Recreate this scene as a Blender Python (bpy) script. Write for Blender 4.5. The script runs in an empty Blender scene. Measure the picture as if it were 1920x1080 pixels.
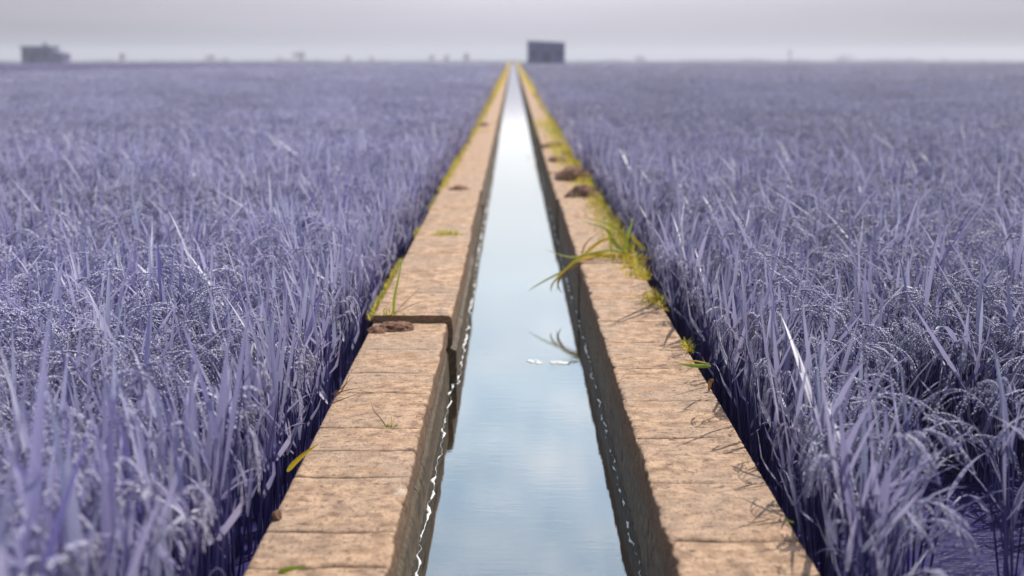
import bpy, math, random
import numpy as np
from mathutils import Vector
R = math.radians
random.seed(7); rng = np.random.default_rng(7)
sc = bpy.context.scene
COL = sc.collection

# ---------------------------------------------------------------- camera, sky, sun, exposure
F, H, VX, VY = 2900.0, 1.6, 962.0, 100.0        # focal length in photo pixels, eye height over the walls
PITCH = math.atan((540 - VY) / F); YAW = math.atan((VX - 960) / F)
cam = bpy.data.cameras.new('camera'); co = bpy.data.objects.new('camera', cam); COL.objects.link(co)
co.location = (0, 0, H); co.rotation_euler = (R(90) - PITCH, 0, YAW)
cam.sensor_width = 36; cam.lens = F / 1920 * 36
cam.clip_start = 0.05; cam.clip_end = 9000
cam.dof.use_dof = True; cam.dof.focus_distance = 7.0; cam.dof.aperture_fstop = 1.7
sc.camera = co
SUN_EL, SUN_AZ = R(55), R(40)                   # azimuth from +y towards +x
w = bpy.data.worlds.new('World'); sc.world = w; w.use_nodes = True
nt = w.node_tree; N = nt.nodes; L = nt.links; N.clear()
def nd(t, **k):
    n = N.new(t)
    for a, b in k.items(): setattr(n, a, b)
    return n
tc = nd('ShaderNodeTexCoord'); sp = nd('ShaderNodeSeparateXYZ'); L.new(tc.outputs['Generated'], sp.inputs[0])
mx = nd('ShaderNodeMath', operation='MAXIMUM'); L.new(sp.outputs[2], mx.inputs[0]); mx.inputs[1].default_value = 0.004
cb = nd('ShaderNodeCombineXYZ'); L.new(sp.outputs[0], cb.inputs[0]); L.new(sp.outputs[1], cb.inputs[1]); L.new(mx.outputs[0], cb.inputs[2])
sky = nd('ShaderNodeTexSky', sky_type='NISHITA', sun_disc=False, sun_elevation=SUN_EL, sun_rotation=SUN_AZ)
sky.dust_density = 3; L.new(cb.outputs[0], sky.inputs['Vector'])
sk = nd('ShaderNodeVectorMath', operation='SCALE'); L.new(sky.outputs[0], sk.inputs[0]); sk.inputs['Scale'].default_value = 1.0
ramp = nd('ShaderNodeValToRGB'); L.new(mx.outputs[0], ramp.inputs[0])
SKY = [(0.0, (5.2, 5.35, 6.3)), (0.016, (6.0, 5.9, 6.9)), (0.036, (6.9, 6.7, 7.7)), (0.045, (14.5, 14.3, 14)), (0.058, (10.8, 10.9, 11)), (0.12, (10.3, 11.2, 11.7)),
       (0.24, (8.0, 11.2, 13.8)), (0.36, (5.2, 8.2, 11.4)), (0.5, (1.5, 2.6, 4.8)), (1.0, (.8, 1.4, 3.0))]
cr = ramp.color_ramp
while len(cr.elements) < len(SKY): cr.elements.new(0.5)
for e, (p, c) in zip(cr.elements, SKY): e.position = p; e.color = (*[v / 15 for v in c], 1)
rs = nd('ShaderNodeVectorMath', operation='SCALE'); L.new(ramp.outputs[0], rs.inputs[0]); rs.inputs['Scale'].default_value = 15
mix = nd('ShaderNodeMix', data_type='RGBA'); mix.inputs['Factor'].default_value = 0.85
L.new(sk.outputs[0], mix.inputs['A']); L.new(rs.outputs[0], mix.inputs['B'])
# thin cloud streaks
mp = nd('ShaderNodeMapping'); mp.inputs['Scale'].default_value = (8, 8, 70); L.new(tc.outputs['Generated'], mp.inputs[0])
cn = nd('ShaderNodeTexNoise'); cn.inputs['Scale'].default_value = 2.2; cn.inputs['Detail'].default_value = 7; cn.inputs['Roughness'].default_value = .6
L.new(mp.outputs[0], cn.inputs['Vector'])
mr = nd('ShaderNodeMapRange'); L.new(cn.outputs[0], mr.inputs[0])
mr.inputs['From Min'].default_value = .45; mr.inputs['From Max'].default_value = .62; mr.inputs['To Max'].default_value = .75
el = nd('ShaderNodeMapRange'); L.new(mx.outputs[0], el.inputs[0]); el.inputs['From Min'].default_value = .12; el.inputs['From Max'].default_value = .24
mm = nd('ShaderNodeMath', operation='MULTIPLY'); L.new(mr.outputs[0], mm.inputs[0]); L.new(el.outputs[0], mm.inputs[1])
cm = nd('ShaderNodeMix', data_type='RGBA'); L.new(mm.outputs[0], cm.inputs['Factor']); L.new(mix.outputs['Result'], cm.inputs['A']); cm.inputs['B'].default_value = (17, 16.8, 17, 1)
# broad soft tone changes low in the sky
mp2 = nd('ShaderNodeMapping'); mp2.inputs['Scale'].default_value = (3, 3, 30); L.new(tc.outputs['Generated'], mp2.inputs[0])
c2 = nd('ShaderNodeTexNoise'); c2.inputs['Scale'].default_value = 1.3; c2.inputs['Detail'].default_value = 2; L.new(mp2.outputs[0], c2.inputs['Vector'])
m2 = nd('ShaderNodeMapRange'); L.new(c2.outputs[0], m2.inputs[0]); m2.inputs['From Min'].default_value = .3; m2.inputs['From Max'].default_value = .7
m2.inputs['To Min'].default_value = .95; m2.inputs['To Max'].default_value = 1.07
s2 = nd('ShaderNodeVectorMath', operation='SCALE'); L.new(cm.outputs['Result'], s2.inputs[0]); L.new(m2.outputs[0], s2.inputs['Scale'])
ax_ = nd('ShaderNodeMath', operation='SUBTRACT'); L.new(sp.outputs[0], ax_.inputs[0]); ax_.inputs[1].default_value = .03
ab_ = nd('ShaderNodeMath', operation='ABSOLUTE'); L.new(ax_.outputs[0], ab_.inputs[0])
am_ = nd('ShaderNodeMapRange', interpolation_type='SMOOTHSTEP'); L.new(ab_.outputs[0], am_.inputs[0]); am_.inputs['From Max'].default_value = .36; am_.inputs['To Min'].default_value = 1.1; am_.inputs['To Max'].default_value = .78
s3 = nd('ShaderNodeVectorMath', operation='SCALE'); L.new(s2.outputs[0], s3.inputs[0]); L.new(am_.outputs[0], s3.inputs['Scale']); s2 = s3
bg = nd('ShaderNodeBackground'); bg.inputs['Strength'].default_value = 0.1; L.new(s2.outputs[0], bg.inputs[0])
wo = nd('ShaderNodeOutputWorld'); L.new(bg.outputs[0], wo.inputs[0])
sl = bpy.data.lights.new('sun', 'SUN'); sl.energy = 5.0; sl.angle = R(0.5); sl.color = (1, .93, .84)
so = bpy.data.objects.new('sun', sl); COL.objects.link(so)
sd = Vector((math.sin(SUN_AZ) * math.cos(SUN_EL), math.cos(SUN_AZ) * math.cos(SUN_EL), math.sin(SUN_EL)))
so.rotation_euler = sd.to_track_quat('Z', 'Y').to_euler(); so.location = (20, 20, 40)
vs = sc.view_settings; vs.view_transform = 'Standard'; vs.look = 'None'; vs.gamma = 1; vs.exposure = 0; vs.use_curve_mapping = False
sc.cycles.max_bounces = 7; sc.cycles.diffuse_bounces = 3; sc.cycles.transparent_max_bounces = 8; sc.cycles.transmission_bounces = 4
sc.cycles.volume_bounces = 0; sc.cycles.sample_clamp_indirect = 6

# ---------------------------------------------------------------- helpers
def P(px, py, z=0.0):
    """the point of the plane z seen at photo pixel (px, py)"""
    a = math.cos(PITCH); b = math.sin(PITCH)
    x = (px - 960) / F; y = -(py - 540) / F
    d = Vector((x, a + y * b, -b + y * a))
    t = (z - H) / d.z
    return Vector((d.x * t - d.y * t * math.sin(YAW), d.y * t, z))
def PD(px, py, dist):
    a = math.cos(PITCH); b = math.sin(PITCH)
    x = (px - 960) / F; y = -(py - 540) / F
    d = Vector((x, a + y * b, -b + y * a)); t = dist / d.y
    return Vector((d.x * t, dist, H + d.z * t))
def tag(o, label=None, cat=None, group=None, kind=None):
    if label: o['label'] = label
    if cat: o['category'] = cat
    if group: o['group'] = group
    if kind: o['kind'] = kind
    return o
def empty(name, loc, rz=0):
    o = bpy.data.objects.new(name, None); o.location = loc; o.rotation_euler = (0, 0, rz); COL.objects.link(o); return o
class MB:
    def __init__(s): s.v = []; s.f = []; s.m = []
    def add(s, vs, fs, mi=0):
        b = len(s.v); s.v += [tuple(v) for v in vs]; s.f += [tuple(i + b for i in f) for f in fs]; s.m += [mi] * len(fs)
    def box(s, x0, x1, y0, y1, z0, z1, mi=0):
        s.add([(x0,y0,z0),(x1,y0,z0),(x1,y1,z0),(x0,y1,z0),(x0,y0,z1),(x1,y0,z1),(x1,y1,z1),(x0,y1,z1)],
              [(0,3,2,1),(4,5,6,7),(0,1,5,4),(1,2,6,5),(2,3,7,6),(3,0,4,7)], mi)
    def tube(s, pts, rad, n=5, mi=0):
        pts = [Vector(p) for p in pts]; vs = []; fs = []
        for i, p in enumerate(pts):
            t = (pts[min(i + 1, len(pts) - 1)] - pts[max(i - 1, 0)]).normalized()
            u = t.cross(Vector((.3, .9, .1))).normalized(); v = t.cross(u)
            r = rad[i] if hasattr(rad, '__len__') else rad
            for k in range(n):
                a = 2 * math.pi * k / n; vs.append(p + (u * math.cos(a) + v * math.sin(a)) * r)
        for i in range(len(pts) - 1):
            for k in range(n): fs.append((i*n+k, i*n+(k+1)%n, (i+1)*n+(k+1)%n, (i+1)*n+k))
        s.add(vs, fs, mi)
    def mesh(s, name, mats, smooth=True):
        me = bpy.data.meshes.new(name); me.from_pydata(s.v, [], s.f)
        for m in (mats if isinstance(mats, (list, tuple)) else [mats]): me.materials.append(m)
        me.polygons.foreach_set('material_index', s.m); me.polygons.foreach_set('use_smooth', [smooth] * len(s.f)); me.update()
        return me
    def build(s, name, mats, parent=None, smooth=True):
        o = bpy.data.objects.new(name, s.mesh(name, mats, smooth)); COL.objects.link(o); o.parent = parent
        return o
# value noise on arrays
_T = rng.random(65536)
def vn(x, y, z=0.0, seed=0):
    x = np.asarray(x, float); y = np.asarray(y, float) + 0 * x; z = np.asarray(z, float) + 0 * x
    xi = np.floor(x).astype(int); yi = np.floor(y).astype(int); zi = np.floor(z).astype(int)
    fx = x - xi; fy = y - yi; fz = z - zi
    fx = fx*fx*(3-2*fx); fy = fy*fy*(3-2*fy); fz = fz*fz*(3-2*fz)
    def h(a, b, c): return _T[((a * 73856093) ^ (b * 19349663) ^ (c * 83492791) ^ (seed * 2654435)) & 65535]
    r = 0
    for i in (0, 1):
        for j in (0, 1):
            for k in (0, 1):
                r = r + h(xi+i, yi+j, zi+k) * (fx if i else 1-fx) * (fy if j else 1-fy) * (fz if k else 1-fz)
    return r
def fbm(x, y, z=0.0, oct=4, seed=0):
    r = 0; a = .5
    for o in range(oct): r = r + a * (vn(x * 2**o, y * 2**o, np.asarray(z) * 2**o, seed + o) - .5); a *= .5
    return r

# ---------------------------------------------------------------- materials
def mat(name, col=(.5,.5,.5), rough=.8):
    m = bpy.data.materials.new(name); m.use_nodes = True
    b = m.node_tree.nodes['Principled BSDF']; b.inputs['Base Color'].default_value = (*col, 1); b.inputs['Roughness'].default_value = rough
    return m, m.node_tree.nodes, m.node_tree.links, b
def noise(n, l, scale, detail=4, rough=.55, vec=None, sc3=None):
    t = n.new('ShaderNodeTexNoise'); t.inputs['Scale'].default_value = scale; t.inputs['Detail'].default_value = detail; t.inputs['Roughness'].default_value = rough
    if sc3:
        mpn = n.new('ShaderNodeMapping'); mpn.inputs['Scale'].default_value = sc3; l.new(vec, mpn.inputs[0]); l.new(mpn.outputs[0], t.inputs['Vector'])
    elif vec: l.new(vec, t.inputs['Vector'])
    return t.outputs[0]
def rng_(n, l, src, a, b, c=0, d=1):
    t = n.new('ShaderNodeMapRange'); l.new(src, t.inputs[0])
    for k, v in zip(('From Min', 'From Max', 'To Min', 'To Max'), (a, b, c, d)): t.inputs[k].default_value = v
    return t.outputs[0]
def mixc(n, l, fac, a, b, mode='MIX'):
    t = n.new('ShaderNodeMix'); t.data_type = 'RGBA'; t.blend_type = mode
    for s, v in (('Factor', fac), ('A', a), ('B', b)):
        if isinstance(v, (int, float)): t.inputs[s].default_value = v
        elif isinstance(v, tuple): t.inputs[s].default_value = (*v, 1)
        else: l.new(v, t.inputs[s])
    return t.outputs['Result']

def leaf_mat(name, ca, cb, trans, tf=.35, rough=.42, spot=None, hi=None):
    m, n, l, b = mat(name, ca, rough)
    g = n.new('ShaderNodeNewGeometry'); oi = n.new('ShaderNodeObjectInfo')
    ad = n.new('ShaderNodeMath'); ad.operation = 'ADD'; l.new(g.outputs['Random Per Island'], ad.inputs[0]); l.new(oi.outputs['Random'], ad.inputs[1])
    fr = n.new('ShaderNodeMath'); fr.operation = 'FRACT'; l.new(ad.outputs[0], fr.inputs[0])
    sk_ = n.new('ShaderNodeMath'); sk_.operation = 'POWER'; l.new(fr.outputs[0], sk_.inputs[0]); sk_.inputs[1].default_value = 1.55
    c = mixc(n, l, sk_.outputs[0], ca, cb)
    # large patches of paler and deeper crop
    big = rng_(n, l, noise(n, l, .35, 3, .5, g.outputs['Position']), .35, .65, .78, 1.15)
    c = mixc(n, l, 1.0, c, _grey(n, l, big), 'MULTIPLY')
    if hi:  # rare near-white blades: sun glints put into the leaf colour
        h = n.new('ShaderNodeMath'); h.operation = 'GREATER_THAN'; l.new(fr.outputs[0], h.inputs[0]); h.inputs[1].default_value = hi[0]
        c = mixc(n, l, h.outputs[0], c, hi[1])
    l.new(c, b.inputs['Base Color']); b.inputs['Specular IOR Level'].default_value = .5
    tr = n.new('ShaderNodeBsdfTranslucent'); tr.inputs[0].default_value = (*trans, 1)
    ms = n.new('ShaderNodeMixShader'); ms.inputs[0].default_value = tf
    l.new(b.outputs[0], ms.inputs[1]); l.new(tr.outputs[0], ms.inputs[2]); l.new(ms.outputs[0], n['Material Output'].inputs[0])
    return m
def _grey(n, l, v):
    c = n.new('ShaderNodeCombineColor')
    for i in range(3): l.new(v, c.inputs[i])
    return c.outputs[0]

RICE = {}
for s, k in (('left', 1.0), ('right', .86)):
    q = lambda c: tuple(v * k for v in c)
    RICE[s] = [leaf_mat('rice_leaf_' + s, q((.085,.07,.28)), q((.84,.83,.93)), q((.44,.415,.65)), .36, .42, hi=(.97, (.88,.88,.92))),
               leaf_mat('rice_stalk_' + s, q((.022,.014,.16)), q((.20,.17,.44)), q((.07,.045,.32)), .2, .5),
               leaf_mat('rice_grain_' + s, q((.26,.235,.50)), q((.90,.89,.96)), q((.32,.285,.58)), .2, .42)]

stone, n, l, b = mat('weathered_concrete', (.4,.28,.2), .9)
g = n.new('ShaderNodeNewGeometry'); pos = g.outputs['Position']
a1 = noise(n, l, 1.0, 8, .62, pos, (12, 11, 9)); a2 = noise(n, l, 1.0, 5, .68, pos, (75, 30, 75)); a3 = noise(n, l, 1.0, 6, .6, pos, (20, 24, 30)); a4 = noise(n, l, 1.6, 4, .5, pos)
c = mixc(n, l, rng_(n, l, a1, .34, .60), (.255,.155,.095), (.63,.42,.272))
c = mixc(n, l, rng_(n, l, a4, .42, .62, 0, .55), c, (.43,.32,.24))
c = mixc(n, l, rng_(n, l, a2, .53, .65, 0, .65), c, (.10,.065,.05))
c = mixc(n, l, rng_(n, l, a3, .57, .66, 0, .8), c, (.12,.075,.052))
pale = noise(n, l, 5.5, 3, .5, pos); c = mixc(n, l, rng_(n, l, pale, .70, .78, 0, .8), c, (.72,.66,.58))
rust = noise(n, l, 1.0, 4, .5, pos, (2.5, 9, 2)); c = mixc(n, l, rng_(n, l, rust, .62, .72, 0, .6), c, (.45,.22,.09))
sx = n.new('ShaderNodeSeparateXYZ'); l.new(pos, sx.inputs[0])
# damp weed stain over the waterline, run higher as painted shade of inner faces
wn = n.new('ShaderNodeMath'); wn.operation = 'MULTIPLY_ADD'; l.new(noise(n, l, 14, 4, .6, pos), wn.inputs[0]); wn.inputs[1].default_value = .16; l.new(sx.outputs[2], wn.inputs[2])
wet_shade = rng_(n, l, wn.outputs[0], .01, -.07)
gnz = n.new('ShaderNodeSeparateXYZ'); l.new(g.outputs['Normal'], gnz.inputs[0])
vert = rng_(n, l, gnz.outputs[2], .75, .35, 0, .85)  # steep faces browned: shade of the inner walls put into the colour
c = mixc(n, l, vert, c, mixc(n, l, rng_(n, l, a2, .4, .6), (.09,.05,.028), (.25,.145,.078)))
algae_shade = mixc(n, l, rng_(n, l, noise(n, l, 30, 4, .6, pos), .4, .62), (.05,.034,.018), (.16,.10,.035))
c = mixc(n, l, wet_shade, c, algae_shade)
l.new(c, b.inputs['Base Color']); l.new(rng_(n, l, wet_shade, 0, 1, .92, .5), b.inputs['Roughness'])
bp = n.new('ShaderNodeBump'); bp.inputs['Strength'].default_value = .9; bp.inputs['Distance'].default_value = .011
hs = n.new('ShaderNodeMath'); hs.operation = 'ADD'; l.new(a3, hs.inputs[0]); l.new(noise(n, l, 110, 6, .7, pos), hs.inputs[1])
l.new(hs.outputs[0], bp.inputs['Height']); l.new(bp.outputs[0], b.inputs['Normal'])
STONE = stone

soil, n, l, b = mat('soil_clod', (.09,.045,.028), .95)
g = n.new('ShaderNodeNewGeometry'); s1 = noise(n, l, 45, 6, .7, g.outputs['Position'])
l.new(mixc(n, l, rng_(n, l, s1, .35, .65), (.07,.03,.018), (.30,.16,.10)), b.inputs['Base Color'])
bp = n.new('ShaderNodeBump'); bp.inputs['Distance'].default_value = .01; l.new(s1, bp.inputs['Height']); l.new(bp.outputs[0], b.inputs['Normal'])
SOIL = soil

gm, n, l, b = mat('field_ground', (.03,.026,.12), .35); b.inputs['Specular IOR Level'].default_value = .18
g = n.new('ShaderNodeNewGeometry'); s1 = noise(n, l, 3, 6, .6, g.outputs['Position'])
l.new(mixc(n, l, rng_(n, l, s1, .4, .6), (.012,.009,.07), (.026,.020,.115)), b.inputs['Base Color'])
l.new(rng_(n, l, s1, .45, .55, .28, .8), b.inputs['Roughness'])
bp = n.new('ShaderNodeBump'); bp.inputs['Distance'].default_value = .03; bp.inputs['Strength'].default_value = .5
l.new(noise(n, l, 25, 5, .6, g.outputs['Position']), bp.inputs['Height']); l.new(bp.outputs[0], b.inputs['Normal'])
GROUND = gm

wm, n, l, b = mat('ditch_water', (.035,.03,.02), .02)
g = n.new('ShaderNodeNewGeometry'); pos = g.outputs['Position']
b.inputs['IOR'].default_value = 1.33
w1 = noise(n, l, 1.0, 3, .5, pos, (5, 16, 1)); w2 = noise(n, l, 1.0, 4, .6, pos, (22, 75, 1))
ws = n.new('ShaderNodeMath'); ws.operation = 'MULTIPLY_ADD'; l.new(w2, ws.inputs[0]); ws.inputs[1].default_value = .22; l.new(w1, ws.inputs[2])
bp = n.new('ShaderNodeBump'); bp.inputs['Strength'].default_value = .55; bp.inputs['Distance'].default_value = .0007
l.new(ws.outputs[0], bp.inputs['Height'])
gl = n.new('ShaderNodeBsdfGlossy'); gl.inputs['Roughness'].default_value = .03; gl.inputs['Color'].default_value = (.97,.98,1,1); l.new(bp.outputs[0], gl.inputs['Normal'])
df = n.new('ShaderNodeBsdfDiffuse'); df.inputs[0].default_value = (.022,.017,.009,1)
fr = n.new('ShaderNodeFresnel'); fr.inputs['IOR'].default_value = 2.1; l.new(bp.outputs[0], fr.inputs['Normal'])
ms = n.new('ShaderNodeMixShader'); l.new(rng_(n, l, fr.outputs[0], .05, .75, .12, 1), ms.inputs[0]); l.new(df.outputs[0], ms.inputs[1]); l.new(gl.outputs[0], ms.inputs[2])
l.new(ms.outputs[0], n['Material Output'].inputs[0])
WATER = wm
WATER_WHITE, n, l, b = mat('water_white', (.84,.86,.86), .3)  # plain white for the painted waterline reflection and the bead clusters
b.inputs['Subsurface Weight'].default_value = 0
GREEN = leaf_mat('verge_green', (.22,.30,.02), (.55,.48,.03), (.55,.55,.03), .4, .5)
YELLOW = leaf_mat('dry_yellow_blade', (.62,.42,.02), (.78,.66,.03), (.8,.6,.03), .4, .5)
BROWN = leaf_mat('dead_brown_blade', (.22,.11,.04), (.36,.22,.09), (.3,.16,.05), .25, .7)
LIME = leaf_mat('fresh_green_blade', (.20,.32,.02), (.30,.40,.03), (.35,.45,.03), .4, .45)

def wall_mat(name, col, col2):
    m, n, l, b = mat(name, col, .9); g = n.new('ShaderNodeNewGeometry')
    l.new(mixc(n, l, rng_(n, l, noise(n, l, 1.3, 5, .6, g.outputs['Position']), .35, .65), col, col2), b.inputs['Base Color']); return m
SHED = wall_mat('shed_wall', (.085,.075,.20), (.12,.11,.25)); SHEDROOF = wall_mat('shed_roof', (.20,.19,.32), (.27,.26,.38)); DARK = wall_mat('dark_opening', (.03,.025,.09), (.04,.035,.11))
HOUSE = wall_mat('house_wall', (.11,.10,.21), (.15,.14,.26)); HROOF = wall_mat('house_roof', (.11,.10,.21), (.15,.14,.25))
TREE = leaf_mat('far_tree_leaf', (.07,.07,.13), (.16,.16,.24), (.1,.1,.2), .2, .7)
BARK = wall_mat('far_tree_bark', (.08,.08,.14), (.1,.1,.17))
BANK = wall_mat('bank_grass', (.07,.062,.15), (.11,.10,.20))

# ---------------------------------------------------------------- ground: one sheet with the ditch bed folded into it
XLI, XLO, XRI, XRO = -.375, -.842, .496, .948       # inner and outer faces of the two ditch walls
GZ, WZ = -.30, -.375
def gz(y): return GZ if y < 300 else max(-26, H - .0063 * y - max(0, (y - 2200)) * .004) if y > 302 else GZ
ys = [-60, -10, 0, 3, 5, 8, 12, 20, 40, 80, 150, 230, 300, 302, 330, 400, 500, 700, 1000, 1400, 1900, 2400, 3200]
xs = [(-2200, 0), (-300, 0), (-60, 0), (-8, 0), (-.80, 0), (-.78, -1), (.90, -1), (.92, 0), (8, 0), (60, 0), (300, 0), (2200, 0)]
m = MB(); vv = []; ff = []
for y in ys:
    for x, deep in xs:
        zz = gz(y)
        if deep and y < 301: zz = -.72
        vv.append((x, y, zz))
k = len(xs)
for i in range(len(ys) - 1):
    for j in range(k - 1): ff.append((i*k+j, i*k+j+1, (i+1)*k+j+1, (i+1)*k+j))
m.add(vv, ff); tag(m.build('ground', GROUND, smooth=False), kind='structure')
m = MB(); m.add([(XLI - .1, -4, WZ), (XRI + .1, -4, WZ), (XRI + .1, 300.5, WZ), (XLI - .1, 300.5, WZ)], [(0, 1, 2, 3)])
tag(m.build('water', WATER, smooth=False), 'still pale blue water filling the straight concrete ditch', 'water', kind='structure')

# ---------------------------------------------------------------- concrete walls of the ditch, laid in lengths
def slab(label, side, y0, y1, xin, xout, top, joints, seed, ledge=0.0, cat='ditch wall'):
    ysl = [y0]
    while ysl[-1] < y1 - 1e-6:
        y = ysl[-1]; st = .013 if y < 8 else .022 if y < 13 else .06 if y < 34 else .6
        ysl.append(min(y1, y + st))
    ysl = np.array(ysl); add = []
    for j, wd in joints:
        if y0 + .03 < j < y1 - .03: ysl = ysl[np.abs(ysl - j) > .024]; add += [j + t * wd for t in (-2, -1.3, -.7, 0, .7, 1.3, 2)]
    ysl = np.sort(np.concatenate([ysl, add])) if add else ysl
    fine = .014 if y0 < 13 else .03
    sgn = 1 if xout > xin else -1
    prof = [(xin + sgn * .0, z) for z in np.linspace(-.66, top - .012, max(6, int(.6 / fine)))]
    prof += [(xin + sgn * .004, top - .004)]
    prof += [(xin + sgn * t, top) for t in np.linspace(.013, abs(xout - xin) - .013, max(8, int(.42 / fine)))]
    prof += [(xout - sgn * .004, top - .004)] + [(xout, z) for z in np.linspace(top - .02, -.5, 10)]
    prof = np.array(prof); npf = len(prof)
    X = np.repeat(prof[:, 0][None], len(ysl), 0); Z = np.repeat(prof[:, 1][None], len(ysl), 0); Y = np.repeat(ysl[:, None], npf, 1)
    u = np.abs(X - xin)
    face = (u < .006); topm = (Z > top - .006) & ~face
    # the cast face: a rough ledge line, flaked pits, a bulging foot
    X = X - sgn * face * (.018 * fbm(Y * 5, Z * 9, 3, 4, seed) + .010 * fbm(Y * 30, Z * 40, 1, 3, seed + 9))
    if ledge:
        X = X - sgn * face * ledge * (Z < (-.17 + .03 * fbm(Y * 3, 0, 0, 3, seed + 2))) 
        X = X + sgn * face * .02 * np.exp(-((Z + .15) / .012) ** 2)
    dz = .016 * fbm(X * 3, Y * 2.2, 0, 3, seed + 4) + .006 * fbm(X * 28, Y * 45, 2, 3, seed + 5)
    Z = Z + topm * dz
    # chipped inner arris
    edge = np.exp(-(u / .02) ** 2) * np.exp(-((Z - top) / .03) ** 2)
    chip = np.clip(fbm(Y * 22, 0, 0, 4, seed + 6) + .02, 0, 1) * .035 + np.clip(fbm(Y * 3.1, 5, 0, 3, seed + 7) - .16, 0, 1) * .10
    X = X + sgn * edge * chip; Z = Z - edge * chip * .8
    # cast joints
    for q, (j, wd) in enumerate(joints):
        if not (y0 + .03 < j < y1 - .03): continue
        msk = np.clip(.6 + 2.4 * fbm(X * 3.0, q * 7.7, 0, 3, seed + 20), .05, 1)
        fall = np.exp(-((ysl[:, None] - j) / .05) ** 2)
        Y = Y + fall * .035 * fbm(X * 7, q * 3.3, 0, 4, seed + 21)
        Z = Z - topm * msk * .034 * np.exp(-((ysl[:, None] - j) / (wd * 1.1)) ** 2)
        X = X + sgn * face * .006 * np.exp(-((ysl[:, None] - j) / (wd * .9)) ** 2)
    V = np.stack([X, Y, Z], -1).reshape(-1, 3)
    a = np.arange(len(ysl) - 1)[:, None] * npf + np.arange(npf - 1)[None]
    Fq = np.stack([a, a + 1, a + npf + 1, a + npf], -1).reshape(-1, 4)
    if sgn > 0: Fq = Fq[:, ::-1]
    me = bpy.data.meshes.new('ditch_wall')
    nvt = len(V); caps = [tuple(range(npf)), tuple(range(nvt - npf, nvt))]
    me.from_pydata(V.tolist(), [], Fq.tolist() + caps); me.materials.append(STONE)
    sm = [True] * len(Fq) + [False, False]; me.polygons.foreach_set('use_smooth', sm); me.update()
    o = bpy.data.objects.new('ditch_wall', me); COL.objects.link(o)
    return tag(o, label, cat, 'concrete ditch walls')
def Yp(py): return P(960, py).y
yb = Yp(606)
jl = [(Yp(v), wd) for v, wd in ((1063, .006), (996, .009), (893, .007), (845, .003), (802, .005), (737, .005), (700, .003), (655, .003))]
jl2 = [(Yp(v), .006) for v in (560, 520, 485)]; jl3 = [(Yp(v), .01) for v in (420, 395)]
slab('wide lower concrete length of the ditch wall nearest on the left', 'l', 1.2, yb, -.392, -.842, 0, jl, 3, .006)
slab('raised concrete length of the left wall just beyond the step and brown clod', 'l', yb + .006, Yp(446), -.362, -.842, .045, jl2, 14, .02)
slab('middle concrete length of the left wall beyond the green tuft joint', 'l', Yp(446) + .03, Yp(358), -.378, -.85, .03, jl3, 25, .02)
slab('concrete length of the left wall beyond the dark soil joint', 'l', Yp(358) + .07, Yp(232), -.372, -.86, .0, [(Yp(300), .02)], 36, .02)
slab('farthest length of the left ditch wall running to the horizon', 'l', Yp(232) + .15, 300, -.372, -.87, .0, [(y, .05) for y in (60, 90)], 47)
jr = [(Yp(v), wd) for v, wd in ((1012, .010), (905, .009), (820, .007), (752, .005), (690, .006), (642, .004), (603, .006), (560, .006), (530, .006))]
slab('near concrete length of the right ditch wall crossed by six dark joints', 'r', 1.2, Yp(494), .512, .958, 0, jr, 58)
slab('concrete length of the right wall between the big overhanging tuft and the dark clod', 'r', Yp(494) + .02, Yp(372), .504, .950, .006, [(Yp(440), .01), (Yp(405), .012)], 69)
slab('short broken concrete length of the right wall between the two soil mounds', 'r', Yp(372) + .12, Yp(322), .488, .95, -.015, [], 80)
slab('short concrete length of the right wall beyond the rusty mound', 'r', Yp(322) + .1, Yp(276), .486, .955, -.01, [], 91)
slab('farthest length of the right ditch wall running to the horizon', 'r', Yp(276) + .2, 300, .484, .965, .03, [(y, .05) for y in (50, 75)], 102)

# white ribbons where water meets wall: meniscus reflection of the sky painted on
for s, xw, lab in ((1, XLI, 'jagged white line along the left wall foot, painted for the waterline reflection'), (-1, XRI, 'thin white line along the right wall foot, painted for the waterline reflection')):
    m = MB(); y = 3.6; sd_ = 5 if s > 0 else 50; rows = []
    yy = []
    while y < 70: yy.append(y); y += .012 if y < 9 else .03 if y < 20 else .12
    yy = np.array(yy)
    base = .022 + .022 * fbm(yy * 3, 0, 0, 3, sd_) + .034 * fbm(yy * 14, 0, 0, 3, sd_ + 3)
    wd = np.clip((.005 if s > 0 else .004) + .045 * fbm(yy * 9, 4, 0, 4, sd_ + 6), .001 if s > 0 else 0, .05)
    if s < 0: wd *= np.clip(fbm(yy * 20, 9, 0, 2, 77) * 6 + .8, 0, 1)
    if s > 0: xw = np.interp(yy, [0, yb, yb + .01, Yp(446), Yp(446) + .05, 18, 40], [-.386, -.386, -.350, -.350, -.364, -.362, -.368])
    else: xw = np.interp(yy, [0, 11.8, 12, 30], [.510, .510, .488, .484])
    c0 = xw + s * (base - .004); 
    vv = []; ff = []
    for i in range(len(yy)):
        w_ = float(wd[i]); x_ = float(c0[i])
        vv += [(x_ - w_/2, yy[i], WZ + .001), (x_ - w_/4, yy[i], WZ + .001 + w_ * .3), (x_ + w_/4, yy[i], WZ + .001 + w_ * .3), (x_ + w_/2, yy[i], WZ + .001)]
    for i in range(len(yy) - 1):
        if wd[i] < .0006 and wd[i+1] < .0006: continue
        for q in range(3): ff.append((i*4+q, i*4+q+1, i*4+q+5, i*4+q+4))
    m.add(vv, ff); tag(m.build('reflection_line', WATER_WHITE), lab, 'foam', 'painted reflection lines on the water')  # filed under foam, but painted for the waterline reflection
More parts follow.
